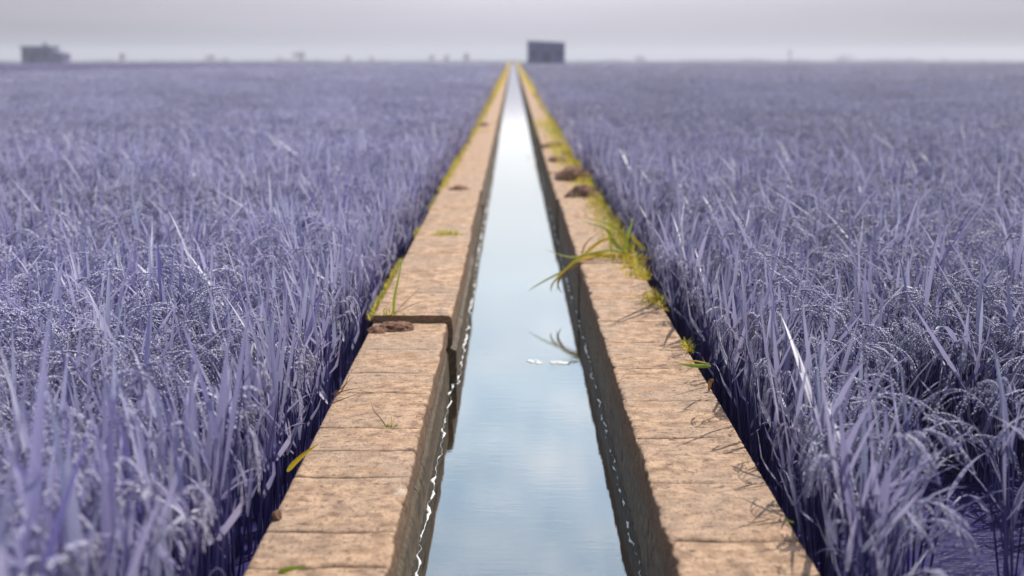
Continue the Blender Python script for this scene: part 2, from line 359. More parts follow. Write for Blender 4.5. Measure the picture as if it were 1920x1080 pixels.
# clusters of small white beads on the water
def white_beads(px, py, w_, d_, label, seed):
    c = P(px, py, WZ); r = random.Random(seed); m = MB()
    subs = [(r.uniform(-.8, .8) * w_, r.uniform(-.7, .7) * d_, r.uniform(.15, .42)) for _ in range(9)]
    for i in range(560):
        a = r.random() * 6.283; q = r.random() ** .5; cx_, cy_, cr_ = r.choice(subs); x = cx_ + math.cos(a) * q * w_ * cr_; y = cy_ + math.sin(a) * q * d_ * cr_
        s = r.uniform(.003, .0075) * (1.3 - q * .6)
        ring = [(x + s*math.cos(t), y + s*math.sin(t), 0) for t in (0, 1.05, 2.09, 3.14, 4.19, 5.24)]
        ring2 = [(x + .7*s*math.cos(t), y + .7*s*math.sin(t), s*.8) for t in (0, 1.05, 2.09, 3.14, 4.19, 5.24)]
        m.add(ring + ring2 + [(x, y, s * 1.1)], [(k, (k+1)%6, 6+(k+1)%6, 6+k) for k in range(6)] + [(6+k, 6+(k+1)%6, 12) for k in range(6)])
    o = m.build('white_patch', WATER_WHITE); o.location = c; tag(o, label, 'foam', 'white patches on the water')
white_beads(1004, 679, .055, .07, 'small white patch on the water in mid ditch', 1)
white_beads(1056, 681, .085, .075, 'larger white patch on the water close to the right wall', 2)

# ---------------------------------------------------------------- grass and rice shapes
def leaf(m, base, az, length, width, lean, droop, mi=0, seg=6, fold=.25, twist=0.0, three=True, s0=.55):
    p = Vector(base); u = Vector((math.cos(az), math.sin(az), 0)); rows = []
    side = Vector((-math.sin(az + twist), math.cos(az + twist), 0))
    vs = []; fs = []
    for i in range(seg + 1):
        s = i / seg; th = lean + droop * s * s
        if i: p = p + (u * math.sin(th) + Vector((0, 0, 1)) * math.cos(th)) * (length / seg)
        nrm = u * math.cos(th) - Vector((0, 0, 1)) * math.sin(th)
        wd = width * .5 * min(1, s0 + 2.2 * s) * max(0.04, 1 - s ** 2.4)
        if three: vs += [p - side * wd, p - nrm * wd * fold * -1, p + side * wd]
        else: vs += [p - side * wd, p + side * wd]
    k = 3 if three else 2
    for i in range(seg):
        for q in range(k - 1): fs.append((i*k+q, i*k+q+1, (i+1)*k+q+1, (i+1)*k+q))
    m.add(vs, fs, mi); return p
def grain(m, p, d, ln, r, mi=2):
    if ln < .01: ln *= 1.35; r *= 1.45
    d = d.normalized(); u = d.cross(Vector((.21, .33, .92))).normalized(); v = d.cross(u)
    a = p + d * ln * .4
    vs = [p] + [a + (u * math.cos(t) + v * math.sin(t)) * r for t in (0, 1.571, 3.142, 4.712)] + [p + d * ln]
    m.add(vs, [(0, 2, 1), (0, 3, 2), (0, 4, 3), (0, 1, 4), (5, 1, 2), (5, 2, 3), (5, 3, 4), (5, 4, 1)], mi)
def panicle(m, base, az, r, L=.2, dense=1.0, th0=.35, th1=2.5, mi=2, st=1):
    u = Vector((math.cos(az), math.sin(az), 0)); sd_ = Vector((-math.sin(az), math.cos(az), 0)); up = Vector((0, 0, 1))
    def curve(p, th_a, th_b, ln, side, n):
        pts = [p]
        for i in range(1, n + 1):
            s = i / n; th = th_a + (th_b - th_a) * s ** .8
            d = u * math.sin(th) + up * math.cos(th) + sd_ * side * (1 - s * .6)
            pts.append(pts[-1] + d.normalized() * ln / n)
        return pts
    ax = curve(Vector(base), th0, th1, L, 0, 14)
    m.tube(ax, [.0012] * len(ax), 3, st)
    for k in range(7):
        i = 2 + int(k * 1.6); i = min(i, len(ax) - 2)
        th = th0 + (th1 - th0) * (i / 14) ** .8
        br = curve(ax[i], th - .1, min(3.0, th1 + .35), L * r.uniform(.42, .62) * (1 - .35 * k / 9), r.uniform(-.7, .7), 8)
        for j in range(1, len(br)):
            for h in (0, .5):
                p = br[j - 1].lerp(br[j], h); d = (br[j] - br[j - 1]).normalized()
                if r.random() < .96 * dense:
                    s = 1 if (j * 2 + int(h * 2)) % 2 else -1
                    grain(m, p, d + sd_ * s * .38 + Vector((r.uniform(-.15, .15),) * 3), .0098, .0021, mi)
    for j in range(6, len(ax)):
        for h in (0, .5):
            p = ax[j - 1].lerp(ax[j], h); grain(m, p, (ax[j] - ax[j - 1]).normalized() + sd_ * r.choice((-.4, .4)), .0098, .0021, mi)
def clump(seed, edge=False, n=15, npan=6, tall=.78, mbs=None, lean=0.0):
    r = random.Random(seed); m = MB() if mbs is None else mbs
    def az():
        a = r.uniform(-math.pi, math.pi)
        if edge and math.cos(a) < -.05 and r.random() < .45: a = math.pi - a
        return a
    for i in range(n):
        a = az(); q = r.uniform(0, .05); bx, by = q * math.cos(a), q * math.sin(a)
        hgt = r.uniform(.42, .60) * tall; ln = r.uniform(.02, .22) + lean
        top = Vector((bx + math.cos(a) * math.sin(ln) * hgt, by + math.sin(a) * math.sin(ln) * hgt, hgt * math.cos(ln)))
        mid = Vector((bx, by, 0)).lerp(top, .5) + Vector((0, 0, .02))
        m.tube([(bx, by, -.02), mid, top], [.0042, .0034, .0022], 4, 1)
        for k in range(r.choice((2, 2, 3))):
            t = r.uniform(.35, 1.0); b0 = Vector((bx, by, 0)).lerp(top, t); aa = a + r.uniform(-1.8, 1.8) if r.random() < .5 else az()
            if edge and math.cos(aa) < -.05 and r.random() < .45: aa = math.pi - aa
            Ln = r.uniform(.24, .46) * (1.15 - .35 * t) * tall
            le = ln + r.uniform(.0, .75); dr = r.uniform(-.05, .5) if r.random() < .8 else r.uniform(.8, 1.9)
            zt = b0.z + Ln * math.cos(le + dr * .4)
            if zt > .92 * tall: Ln *= max(.4, (.92 * tall - b0.z) / (zt - b0.z))
            leaf(m, b0, aa, Ln, r.uniform(.011, .021), le, dr, 0, 6, .3, r.uniform(-.9, .9))
    for i in range(n // 3):
        a = az(); t = r.uniform(.35, .55) * tall; le = r.choice((r.uniform(0, .22), r.uniform(0, .3), r.uniform(.3, .95))) + lean; top_ = r.uniform(.76, .98) * tall
        leaf(m, (math.cos(a) * .03, math.sin(a) * .03, t), a, (top_ - t) / math.cos(le + .05), r.uniform(.015, .024), le, r.uniform(-.05, .35), 0, 6, .22, r.uniform(-.8, .8), True, .15)
    for i in range(npan):
        a = az(); q = .03; zt = r.uniform(.50, .70) * tall
        b0 = Vector((math.cos(a) * (.02 + .12 * zt), math.sin(a) * (.02 + .12 * zt), zt)); m.tube([(math.cos(a) * q, math.sin(a) * q, 0), b0 * .55, b0], [.003, .0025, .0016], 4, 1)
        panicle(m, b0, a, r, r.uniform(.17, .24), 1.0, r.uniform(.1, .5), r.uniform(2.1, 2.85))
    if edge: m.v = [(x if x > -.09 else -.09 + (x + .09) * .22, y, z) for x, y, z in m.v]
    return m
def patch(seed, size, n, seg, width, npan, gw):
    r = random.Random(seed); m = MB()
    for i in range(n):
        x, y = r.uniform(-size/2, size/2), r.uniform(-size/2, size/2); z0 = r.uniform(.15, .48)
        leaf(m, (x, y, z0), r.uniform(-3.14, 3.14), r.uniform(.24, .46), r.uniform(.8, 1.3) * width, r.uniform(0, .7), r.uniform(0, .8), 0, seg, .3, r.uniform(-.9, .9), False)
        if i % 3 == 0:
            m.add([(x - width/2, y, 0), (x + width/2, y, 0), (x + width/3, y + .02, .55), (x - width/3, y + .02, .55)], [(0, 1, 2, 3)], 1)
    for i in range(npan):
        x, y = r.uniform(-size/2, size/2), r.uniform(-size/2, size/2); a = r.uniform(-3.14, 3.14); p = Vector((x, y, r.uniform(.52, .72)))
        for j in range(11):
            th = .3 + 2.4 * j / 11; p = p + Vector((math.cos(a) * math.sin(th), math.sin(a) * math.sin(th), math.cos(th))) * .02
            for q in range(2):
                grain(m, p + Vector((r.uniform(-.012, .012), r.uniform(-.012, .012), r.uniform(-.012, .012))), Vector((math.cos(a) * math.sin(th), math.sin(a) * math.sin(th), math.cos(th))) + Vector((r.uniform(-.5, .5), r.uniform(-.5, .5), 0)), .022 * gw, .0045 * gw, 2)
    return m
VAR = {'near': [clump(100 + i, n=11, npan=6 + i % 3).mesh('rice', RICE['left']) for i in range(9)],
       'edge': [clump(200 + i, True, n=11, npan=5 + i % 2).mesh('rice', RICE['left']) for i in range(5)],
       'thin': [clump(250 + i, n=6, npan=1, tall=.6).mesh('rice', RICE['left']) for i in range(2)],
       'mid': [patch(300 + i, .5, 50, 4, .024, 15, 1.6).mesh('rice', RICE['left']) for i in range(4)],
       'far': [patch(400 + i, 2.0, 330, 3, .042, 80, 2.8).mesh('rice', RICE['left']) for i in range(4)]}
ORDER = ['near', 'edge', 'thin', 'mid', 'far']
def pick(kind):
    o = 0
    for k in ORDER:
        if k == kind: return o + random.randrange(len(VAR[k]))
        o += len(VAR[k])
def make_field(side, sgn, xedge, label, skip=None):
    pts, rots, scs, idx = [], [], [], []
    wedge = lambda y: .40 * y + 1.2
    # hills on a jittered grid
    y = 1.7
    while y < 21:
        x = .145
        while x < wedge(y):
            yj = y + random.uniform(-.05, .05); xj = x + (random.uniform(-.07, .07) if x > .3 else random.uniform(-.015, .07))
            X = xedge + sgn * xj
            kind = 'edge' if x < .5 else 'near'
            dens = 1.0
            if skip: kind, dens = skip(X, yj, kind)
            if random.random() < dens:
                pts.append((X, yj, GZ)); idx.append(pick(kind))
                rz = random.uniform(-.35, .35) + (0 if sgn > 0 else math.pi) if kind == 'edge' else random.uniform(0, 6.283)
                rots.append((0, 0, rz)); k = 1.3 * random.uniform(.86, 1.1) * (1.3 if side == 'left' and y < 3.7 else 1.12 if side == 'left' and y < 4.8 else 1); scs.append((k, k, k * random.uniform(.95, 1.05)))
            x += .25
        y += .25
    while y < 62:
        x = .30
        while x < wedge(y) + 1:
            pts.append((xedge + sgn * (x + random.uniform(-.05, .08)), y + random.uniform(-.1, .1), GZ)); idx.append(pick('mid'))
            rots.append((0, 0, random.uniform(0, 6.283) if x > 1 else random.choice((0, 3.1416)))); k = random.uniform(.92, 1.12); scs.append((1.05, 1.05, k)); x += .46
        y += .46
    while y < 169:
        x = 1.08
        while x < wedge(y) + 4:
            X = xedge + sgn * (x + random.uniform(0, .2))
            if not (side == 'left' and y > 92 + (X + 31) * 5.2 and X < -12):
                pts.append((X, y + random.uniform(-.3, .3), GZ)); idx.append(pick('far')); rots.append((0, 0, random.choice((0, 1.5708, 3.1416, 4.712)) ))
                scs.append((1.1, 1.1, random.uniform(.95, 1.08)))
            x += 1.9
        y += 1.9
    me = bpy.data.meshes.new('rice_field'); me.from_pydata(pts, [], [])
    a = me.attributes.new('variant', 'INT', 'POINT'); a.data.foreach_set('value', idx)
    a = me.attributes.new('turn', 'FLOAT_VECTOR', 'POINT'); a.data.foreach_set('vector', np.array(rots).ravel())
    a = me.attributes.new('size', 'FLOAT_VECTOR', 'POINT'); a.data.foreach_set('vector', np.array(scs).ravel())
    o = bpy.data.objects.new('rice_field', me); COL.objects.link(o)
    src = bpy.data.collections.new('rice_source_' + side); q = 0
    for k in ORDER:
        for me0 in VAR[k]:
            mc = me0.copy()
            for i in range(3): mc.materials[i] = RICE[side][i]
            so_ = bpy.data.objects.new('rice_source_%s_%03d' % (side, q), mc); src.objects.link(so_); q += 1
    ng = bpy.data.node_groups.new('rice_' + side, 'GeometryNodeTree')
    ng.interface.new_socket('Geometry', in_out='INPUT', socket_type='NodeSocketGeometry'); ng.interface.new_socket('Geometry', in_out='OUTPUT', socket_type='NodeSocketGeometry')
    gi = ng.nodes.new('NodeGroupInput'); go = ng.nodes.new('NodeGroupOutput'); ip = ng.nodes.new('GeometryNodeInstanceOnPoints'); ci = ng.nodes.new('GeometryNodeCollectionInfo')
    ci.inputs['Collection'].default_value = src; ci.inputs['Separate Children'].default_value = True; ci.inputs['Reset Children'].default_value = True
    ip.inputs['Pick Instance'].default_value = True
    ng.links.new(gi.outputs[0], ip.inputs['Points']); ng.links.new(ci.outputs[0], ip.inputs['Instance'])
    for nm, ty, sk_ in (('variant', 'INT', 'Instance Index'), ('turn', 'FLOAT_VECTOR', 'Rotation'), ('size', 'FLOAT_VECTOR', 'Scale')):
        na = ng.nodes.new('GeometryNodeInputNamedAttribute'); na.data_type = ty; na.inputs['Name'].default_value = nm
        ng.links.new(na.outputs[0], ip.inputs[sk_])
    ng.links.new(ip.outputs[0], go.inputs[0])
    md = o.modifiers.new('scatter', 'NODES'); md.node_group = ng
    return tag(o, label, 'rice', kind='stuff')
def gap(X, y, kind):     # the thin trampled pocket at the lower right
    c = P(1745, 985, GZ); d = math.hypot((X - 1.78) / .50, (y - 5.9) / .95)
    if d < 1: return 'thin', .25
    if y < 4.75: return ('thin', .18) if X > 1.12 or y < 4.2 else (kind, .8)
    if y < 6.8: return kind, .72
    c = P(1560, 1150, GZ)
    return kind, 1
make_field('left', -1, XLO, 'dense pale violet rice crop filling the field left of the ditch')
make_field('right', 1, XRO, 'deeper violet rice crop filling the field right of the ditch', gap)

# single plants that stand out of the crop along the right edge and in the left foreground
def plant(px, py, seed, label, side='right', tall=1.0, npan=4, n=9, edge=False, rz=0, zref=GZ, heavy=0):
    p = P(px, py, zref); root = empty('rice_plant', p, rz); tag(root, label, 'rice plant', 'rice plants standing out of the crop'); root.scale = (1.3, 1.3, 1.3); tall *= .78
    r = random.Random(seed); ms = MB(); ml = MB(); mp_ = MB()
    full = clump(seed, edge, n, 0, tall)
    # split the blades and the stalks into their own parts
    for f, mi in zip(full.f, full.m):
        (ml if mi == 0 else ms).add([full.v[i] for i in f], [tuple(range(len(f)))], 0)
    for i in range(npan):
        a = r.uniform(-1.2, 1.2) if edge else r.uniform(-3.14, 3.14); zt = r.uniform(.56, .72) * tall
        b0 = Vector((math.cos(a) * .1, math.sin(a) * .1, zt)); ms.tube([(0, 0, 0), b0 * .55, b0], [.003, .0025, .0016], 4, 0)
        panicle(mp_, b0, a, r, .24 + heavy, 1.0, .2, 2.7, 0, 0)
    ms.build('stalks', RICE[side][1], root); ml.build('leaves', RICE[side][0], root)
    if npan: mp_.build('seed_head', RICE[side][2], root)
    return root
def tipz(px, py_tip, base): pass
plant(1898, 1130, 901, 'rice plant with the biggest drooping seed head at the right border', tall=1.02, npan=5, n=7, heavy=.06, rz=2.6)
plant(1645, 1175, 902, 'rice plant with one broad pale blade pointing up low on the right', tall=.72, npan=0, n=6)
plant(1700, 1125, 903, 'rice plant with arched seed heads in front of the dark gap', tall=.86, npan=3, n=8)
plant(1480, 1015, 904, 'rice plant nodding its seed heads over the right wall edge', tall=.80, npan=3, n=7, edge=True)

# tall weed with a forked seed head above the right crop
c = P(1348, 470, GZ + .8); c = Vector((c.x, 8.6, GZ)); c.x = (1348 - 962) / F * 8.75
wd = empty('wild_grass', c); tag(wd, 'wild grass stem with forked spiky head rising above the right crop', 'wild grass')
m = MB(); m.tube([(0, 0, 0), (.01, 0, .5), (0, 0, .86)], [.003, .0025, .0018], 4); m.build('stem', RICE['right'][1], wd)
m = MB(); r = random.Random(5)
for a, ln, dr in ((2.9, .12, 1.9), (.2, .09, 1.5), (3.3, .07, .9), (.3, .09, .6), (2.6, .06, .5)):
    p = Vector((0, 0, .86)); th = .35
    for i in range(int(ln / .006)):
        th += dr * .006 / ln; d = Vector((math.cos(a) * math.sin(th), .1, math.cos(th))).normalized(); p = p + d * .006
        for q in range(2): grain(m, p, d + Vector((r.uniform(-.7, .7), r.uniform(-.7, .7), r.uniform(-.4, .4))), .009, .0022, 0)
m.build('seed_head', RICE['right'][2], wd)

# ---------------------------------------------------------------- verge grass lining the outer edges, in its natural colour
for side, sgn, xe, lab in (('left', -1, XLO, 'thin yellow green grass lining the outer edge of the left wall'), ('right', 1, XRO, 'thick yellow green grass lining the outer edge of the right wall')):
    m = MB(); r = random.Random(33 if sgn > 0 else 34)
    NV = 15000
    for i in range(NV):
        y = (9.3 if sgn < 0 else 8.3) * (30 ** (i / NV)); k = max(1, min(y / 17, 4.2)); moss = sgn > 0 and 9.8 < y < 36
        if fbm(np.array([y * .9]), 0, 0, 3, 71 + sgn)[0] < (-.1 if moss else -.03) and y < (17 if sgn > 0 else 24): continue
        thick = .0014 * min(y, 90) * (4.2 if moss else 1) + .008
        x = xe + sgn * (.035 - abs(r.gauss(0, 1)) * thick)
        leaf(m, (x, y + r.uniform(-.1, .1), -.01), r.uniform(-3.14, 3.14), r.uniform(.03, .07) * min(k, 6) * (r.choice((1.2, 1.6, 2.4)) if moss else 1), .008 * k, r.uniform(.2, 1.1), r.uniform(0, 1.3), r.choice((0, 0, 0, 1, 1, 2)) if y < 60 else r.choice((0, 1, 1)), 3, .2, 0, False)
    tag(m.build('verge_grass', [GREEN, YELLOW, BROWN]), lab, 'grass', kind='stuff')

# ---------------------------------------------------------------- tufts, blades and clods on the walls
MATS = [GREEN, YELLOW, BROWN, LIME]
def ribbon(m, pts, width, mi):
    """a blade along given points, tapering to its tip"""
    pts = [Vector(p) for p in pts]; fine = []
    for i in range(len(pts) - 1):
        for q in range(4):
            t = q / 4; p0 = pts[max(i-1, 0)]; p1 = pts[i]; p2 = pts[i+1]; p3 = pts[min(i+2, len(pts)-1)]
            fine.append(.5 * ((2*p1) + (p2-p0)*t + (2*p0-5*p1+4*p2-p3)*t*t + (3*p1-p0-3*p2+p3)*t**3))
    fine.append(pts[-1]); vs = []; fs = []; width *= (1.6 if width > .009 else 1.1)
    for i, p in enumerate(fine):
        t = (fine[min(i+1, len(fine)-1)] - fine[max(i-1, 0)]).normalized(); s = i / (len(fine) - 1)
        sd_ = t.cross(Vector((0, -1, .8))).normalized(); nn = sd_.cross(t)
        w_ = width * .5 * min(1, .4 + 3 * s) * max(.05, 1 - s ** 2.5)
        vs += [p - sd_ * w_, p + nn * w_ * .3, p + sd_ * w_]
    for i in range(len(fine) - 1):
        for q in (0, 1): fs.append((i*3+q, i*3+q+1, i*3+q+4, i*3+q+3))
    m.add(vs, fs, mi)
def tuft(name, label, origin, blades, scatter=None, cat='grass tuft'):
    """blades: [(points relative to the origin, width, material)]"""
    m = MB()
    for pts, w_, mi in blades: ribbon(m, pts, w_, mi)
    if scatter:
        n_, spread, ln, seed, kinds = scatter; r = random.Random(seed)
        for i in range(n_): leaf(m, (r.gauss(0, spread[0]), r.gauss(0, spread[1]), 0), r.uniform(-3.14, 3.14), r.uniform(.5, 1.1) * ln, r.uniform(.006, .011), r.uniform(.1, 1.2), r.uniform(0, 1.4), r.choice(kinds), 4, .2)
    o = m.build(name, MATS); o.location = origin
    return tag(o, label, cat)
o = P(1190, 488, 0)
tuft('grass_tuft', 'big sprawling yellow green tuft hanging over the right wall into the ditch', (o.x, o.y, .01), [
    ([(.0, 0, 0), (-.10, -.02, .06), (-.22, -.03, .05), (-.36, -.06, .02), (-.50, -.1, .08)], .014, 0),
    ([(.0, 0, 0), (-.12, 0, .02), (-.26, -.03, .015), (-.36, -.08, -.03), (-.46, -.16, -.14), (-.47, -.18, -.2)], .016, 1),
    ([(.02, 0, 0), (-.10, 0, .03), (-.28, -.02, .03), (-.40, -.08, -.08), (-.44, -.12, -.2)], .016, 0),
    ([(-.2, -.02, .02), (-.36, -.08, -.04), (-.43, -.1, -.14), (-.41, -.12, -.22)], .012, 2),
    ([(-.2, -.02, .02), (-.38, -.08, -.06), (-.52, -.12, -.14), (-.60, -.14, -.2)], .010, 0),
    ([(-.02, 0, 0), (-.12, .02, .12), (-.16, .04, .2), (-.3, 0, .26)], .014, 3),
    ([(-.02, 0, 0), (-.05, .02, .14), (-.12, .04, .22), (-.20, .0, .26), (-.32, 0, .29)], .012, 0),
    ([(-.3, -.04, .02), (-.28, -.03, .1), (-.24, -.02, .15), (-.2, -.0, .17)], .008, 2),
    ([(-.3, -.04, .02), (-.2, -.03, .12), (-.14, -.02, .15), (-.08, 0, .2)], .014, 1),
    ([(.06, 0, .06), (.0, .0, .13), (-.02, 0, .18)], .018, 1),
    ([(.08, 0, .0), (.0, -.02, .02), (-.12, -.02, .035), (-.2, -.04, .03)], .022, 1),
    ([(.05, -.1, .0), (.0, -.2, .0), (-.04, -.34, -.0), (-.03, -.4, 0)], .010, 2),
    ([(-.12, .1, 0), (-.13, .12, .12), (-.12, .1, .26)], .010, 0),
    ([(-.05, .1, 0), (-.03, .12, .14), (.0, .1, .28)], .012, 3),
], (110, (.11, .04), .07, 11, (0, 0, 1, 1, 2, 3))).scale = (1.4, 1.3, 1.15)
o = P(838, 443, .03); tuft('grass_tuft', 'low green tuft rooted in the joint of the left wall', (o.x, o.y, .03), [], (150, (.075, .03), .085, 12, (0, 0, 1, 3)))
o = P(905, 247, 0); tuft('grass_tuft', 'small distant tuft on the left wall', (o.x, o.y, 0), [], (60, (.09, .05), .08, 13, (0, 1)))
o = P(728, 800, 0)
tuft('weed_sprig', 'tiny green weed sprig in a joint of the near left wall', (o.x, o.y, 0), [
    ([(-.01, 0, 0), (-.03, .01, .03), (-.06, .01, .065), (-.075, .02, .10)], .004, 2), ([(.015, 0, 0), (.015, .0, .03), (.012, 0, .05)], .004, 0)], (16, (.028, .006), .018, 14, (0, 3)), 'weed')
o = P(738, 590, .045)
tuft('wall_grass', 'tall green blade standing beside the brown clod on the left wall', (o.x, o.y, .04), [
    ([(0, 0, 0), (.005, .0, .1), (.03, .0, .22), (.06, 0, .36)], .011, 3), ([(.0, .05, 0), (.06, .1, .06), (.12, .1, .12), (.17, .1, .17)], .004, 2),
    ([(.0, .05, 0), (.08, .08, .04), (.16, .08, .07), (.22, .08, .07)], .004, 2), ([(-.05, 0, 0), (-.06, 0, .03), (-.04, 0, .05)], .008, 0)], (24, (.04, .03), .05, 15, (0, 1, 2)), 'grass blade')
o = P(548, 884, 0)
tuft('wall_grass', 'bright yellow blade leaning over the near left wall', (o.x, o.y, .0), [([(-.02, 0, .0), (.01, 0, .035), (.055, 0, .075), (.105, 0, .11)], .014, 1)], None, 'grass blade')
o = P(1322, 692, 0)
tuft('wall_grass', 'pair of green and yellow blades poking over the right wall', (o.x, o.y, .0), [([(.03, 0, .015), (-.06, 0, .018), (-.14, 0, .03)], .016, 3), ([(.03, .03, .02), (-.04, .03, .035), (-.10, .03, .042)], .009, 1)], None, 'grass blade')
o = P(1330, 735, 0)
tuft('wall_grass', 'dead brown leaf tip hanging at the right wall edge', (o.x, o.y, .0), [([(.02, 0, .06), (.003, 0, .05), (0, 0, .02), (-.004, 0, .002)], .014, 2)], None, 'grass blade')
o = P(1243, 583, 0)
tuft('wall_grass', 'single yellow blade slanting on the right wall before the big tuft', (o.x, o.y, .0), [([(.04, 0, .0), (.0, 0, .02), (-.05, 0, .055), (-.08, 0, .08)], .012, 1)], None, 'grass blade')
o = P(640, 740, 0)
tuft('wall_grass', 'thin brown stems bent over the left wall above the yellow blade', (o.x, o.y, .0), [([(-.05, 0, 0), (0, .0, .03), (.06, .0, .09)], .006, 2), ([(-.05, 0, 0), (.02, .0, .02), (.10, -.05, .045)], .006, 2), ([(-.03, -.2, 0), (.02, -.2, .02), (.1, -.2, .05)], .006, 2), ([(-.03, -.1, 0), (.02, -.1, .05), (.05, -.1, .12)], .006, 2)], None, 'grass blade')
o = P(545, 1075, 0)
tuft('wall_grass', 'short green blade at the bottom of the left wall', (o.x, o.y, .0), [([(-.04, 0, .0), (.0, 0, .015), (.05, 0, .02)], .012, 3)], None, 'grass blade')
o = P(1478, 980, 0)
tuft('wall_grass', 'tiny yellow green shoot at the near right wall edge', (o.x, o.y, .0), [([(.02, 0, .0), (.0, 0, .008), (-.01, 0, .02)], .008, 3)], None, 'grass blade')

def clod(px, py, z, sx, sy, sz, label, seed, name='soil_clod', cat='soil clod'):
    import bmesh
    bm = bmesh.new(); bmesh.ops.create_icosphere(bm, subdivisions=5, radius=1)
    co_ = np.array([v.co[:] for v in bm.verts])
    k = 1 + .9 * fbm(co_[:, 0] * 1.6 + seed, co_[:, 1] * 1.6, co_[:, 2] * 1.6, 5, seed) + .25 * fbm(co_[:, 0] * 9, co_[:, 1] * 9, co_[:, 2] * 9, 3, seed)
    co_ = co_ * k[:, None] * np.array((sx, sy, sz)); co_[:, 2] = np.maximum(co_[:, 2], -.15 * sz)
    for v, c_ in zip(bm.verts, co_): v.co = c_
    me = bpy.data.meshes.new(name); bm.to_mesh(me); bm.free(); me.materials.append(SOIL)
    me.polygons.foreach_set('use_smooth', [True] * len(me.polygons))
    o = bpy.data.objects.new(name, me); COL.objects.link(o); p = P(px, py, z); o.location = (p.x, p.y, z)
    return tag(o, label, cat)
clod(740, 617, .0, .10, .10, .045, 'reddish brown clod lying at the step of the left wall', 1)
clod(705, 622, .0, .05, .07, .03, 'smaller dark clod at the outer edge by the step of the left wall', 2)
clod(519, 972, .0, .018, .03, .028, 'small dark stone on the outer edge of the near left wall', 3, 'small_stone', 'stone')
clod(860, 358, .01, .14, .14, .06, 'low dark soil heap across the left wall beyond the green tuft', 4)
clod(907, 236, .0, .11, .2, .07, 'small dark clod far along the left wall', 5)
clod(1076, 335, -.01, .26, .45, .16, 'rusty brown soil mound on the right wall below the mossy edge', 6)
clod(1095, 368, .0, .18, .2, .12, 'dark soil clod on the right wall nearest the rusty mound', 7)
clod(1045, 300, .0, .13, .3, .05, 'flat pale brown soil patch on the right wall beyond the rusty mound', 8)
clod(1040, 274, .0, .17, .3, .07, 'dark soil joint heap far along the right wall', 9)

# ---------------------------------------------------------------- buildings on the horizon
yS = 200.0
def at(px, dist): return (px - VX) / F * dist
def topz(py, dist): return H - (py - VY) / F * dist
x0, x1 = at(989, yS), at(1058, yS); zt = topz(82, yS)
root = empty('field_shed', ((x0 + x1) / 2, yS, GZ)); tag(root, 'dark boxy field shed standing right of the ditch on the horizon', 'shed')
hw = (x1 - x0) / 2; hh = zt - GZ
m = MB(); m.box(-hw, hw, 0, 3.6, 0, hh); m.build('wall', SHED, root, False)
m = MB(); m.add([(-hw - .12, -.25, hh + .30), (hw + .12, -.25, hh + .02), (hw + .12, 3.85, hh + .02), (-hw - .12, 3.85, hh + .30),
                 (-hw - .12, -.25, hh + .38), (hw + .12, -.25, hh + .12), (hw + .12, 3.85, hh + .12), (-hw - .12, 3.85, hh + .38)],
                [(0, 3, 2, 1), (4, 5, 6, 7), (0, 1, 5, 4), (1, 2, 6, 5), (2, 3, 7, 6), (3, 0, 4, 7)])
m.add([(-hw, 0, hh), (hw, 0, hh), (-hw, 0, hh + .30), (-hw, 3.6, hh), (hw, 3.6, hh), (-hw, 3.6, hh + .30)], [(0, 1, 2), (3, 5, 4), (0, 2, 5, 3)])
m.build('roof', SHEDROOF, root, False)
m = MB(); m.box(-.5, .5, -.04, .01, 0, 2.05); dr = m.build('door', DARK, root, False)
m = MB(); m.box(.34, .40, -.09, -.042, .95, 1.12); m.build('handle', SHEDROOF, dr, False)
for q in (-1.6, 1.6):
    m = MB(); m.box(q - .35, q + .35, -.04, .01, 1.5, 2.2); m.build('window', DARK, root, False)
yS = 300.0
x0, x1, x2 = at(50, yS), at(106, yS), at(127, yS); zt = topz(90, yS)
root = empty('farmhouse', (x0, yS, GZ)); tag(root, 'pale low farmhouse with sloping annex on the left horizon', 'house')
hh = zt - GZ; wA = x1 - x0; wB = x2 - x0
m = MB(); m.box(0, wA, 0, 5, 0, hh)
m.add([(wA, 0, 0), (wB, 0, 0), (wB, 0, hh * .55), (wA, 0, hh * .8), (wA, 5, 0), (wB, 5, 0), (wB, 5, hh * .55), (wA, 5, hh * .8)], [(0,1,2,3), (4,7,6,5), (1,5,6,2), (3,2,6,7)])
m.build('wall', HOUSE, root, False)
m = MB(); m.box(-.25, wA + .15, -.3, 5.3, hh + .003, hh + .35)
m.add([(wA + .003, -.2, hh * .8), (wB + .2, -.2, hh * .53), (wB + .2, 5.2, hh * .53), (wA + .003, 5.2, hh * .8), (wA + .003, -.2, hh * .8 + .2), (wB + .2, -.2, hh * .53 + .2), (wB + .2, 5.2, hh * .53 + .2), (wA + .003, 5.2, hh * .8 + .2)],
      [(0,3,2,1),(4,5,6,7),(0,1,5,4),(1,2,6,5),(2,3,7,6),(3,0,4,7)])
rf = m.build('roof', HROOF, root, False)
cx_ = at(88, yS) - x0; m = MB(); m.box(cx_ - .3, cx_ + .3, 2, 2.6, hh + .352, hh + .95); m.build('chimney', HROOF, rf, False)
for q in (.8, 3.0, 4.6):
    m = MB(); m.box(q - .4, q + .4, -.04, .01, hh * .42, hh * .75); m.build('window', DARK, root, False)
m = MB(); m.box(1.6, 2.3, -.04, .01, 0, 1.95); m.build('door', DARK, root, False)

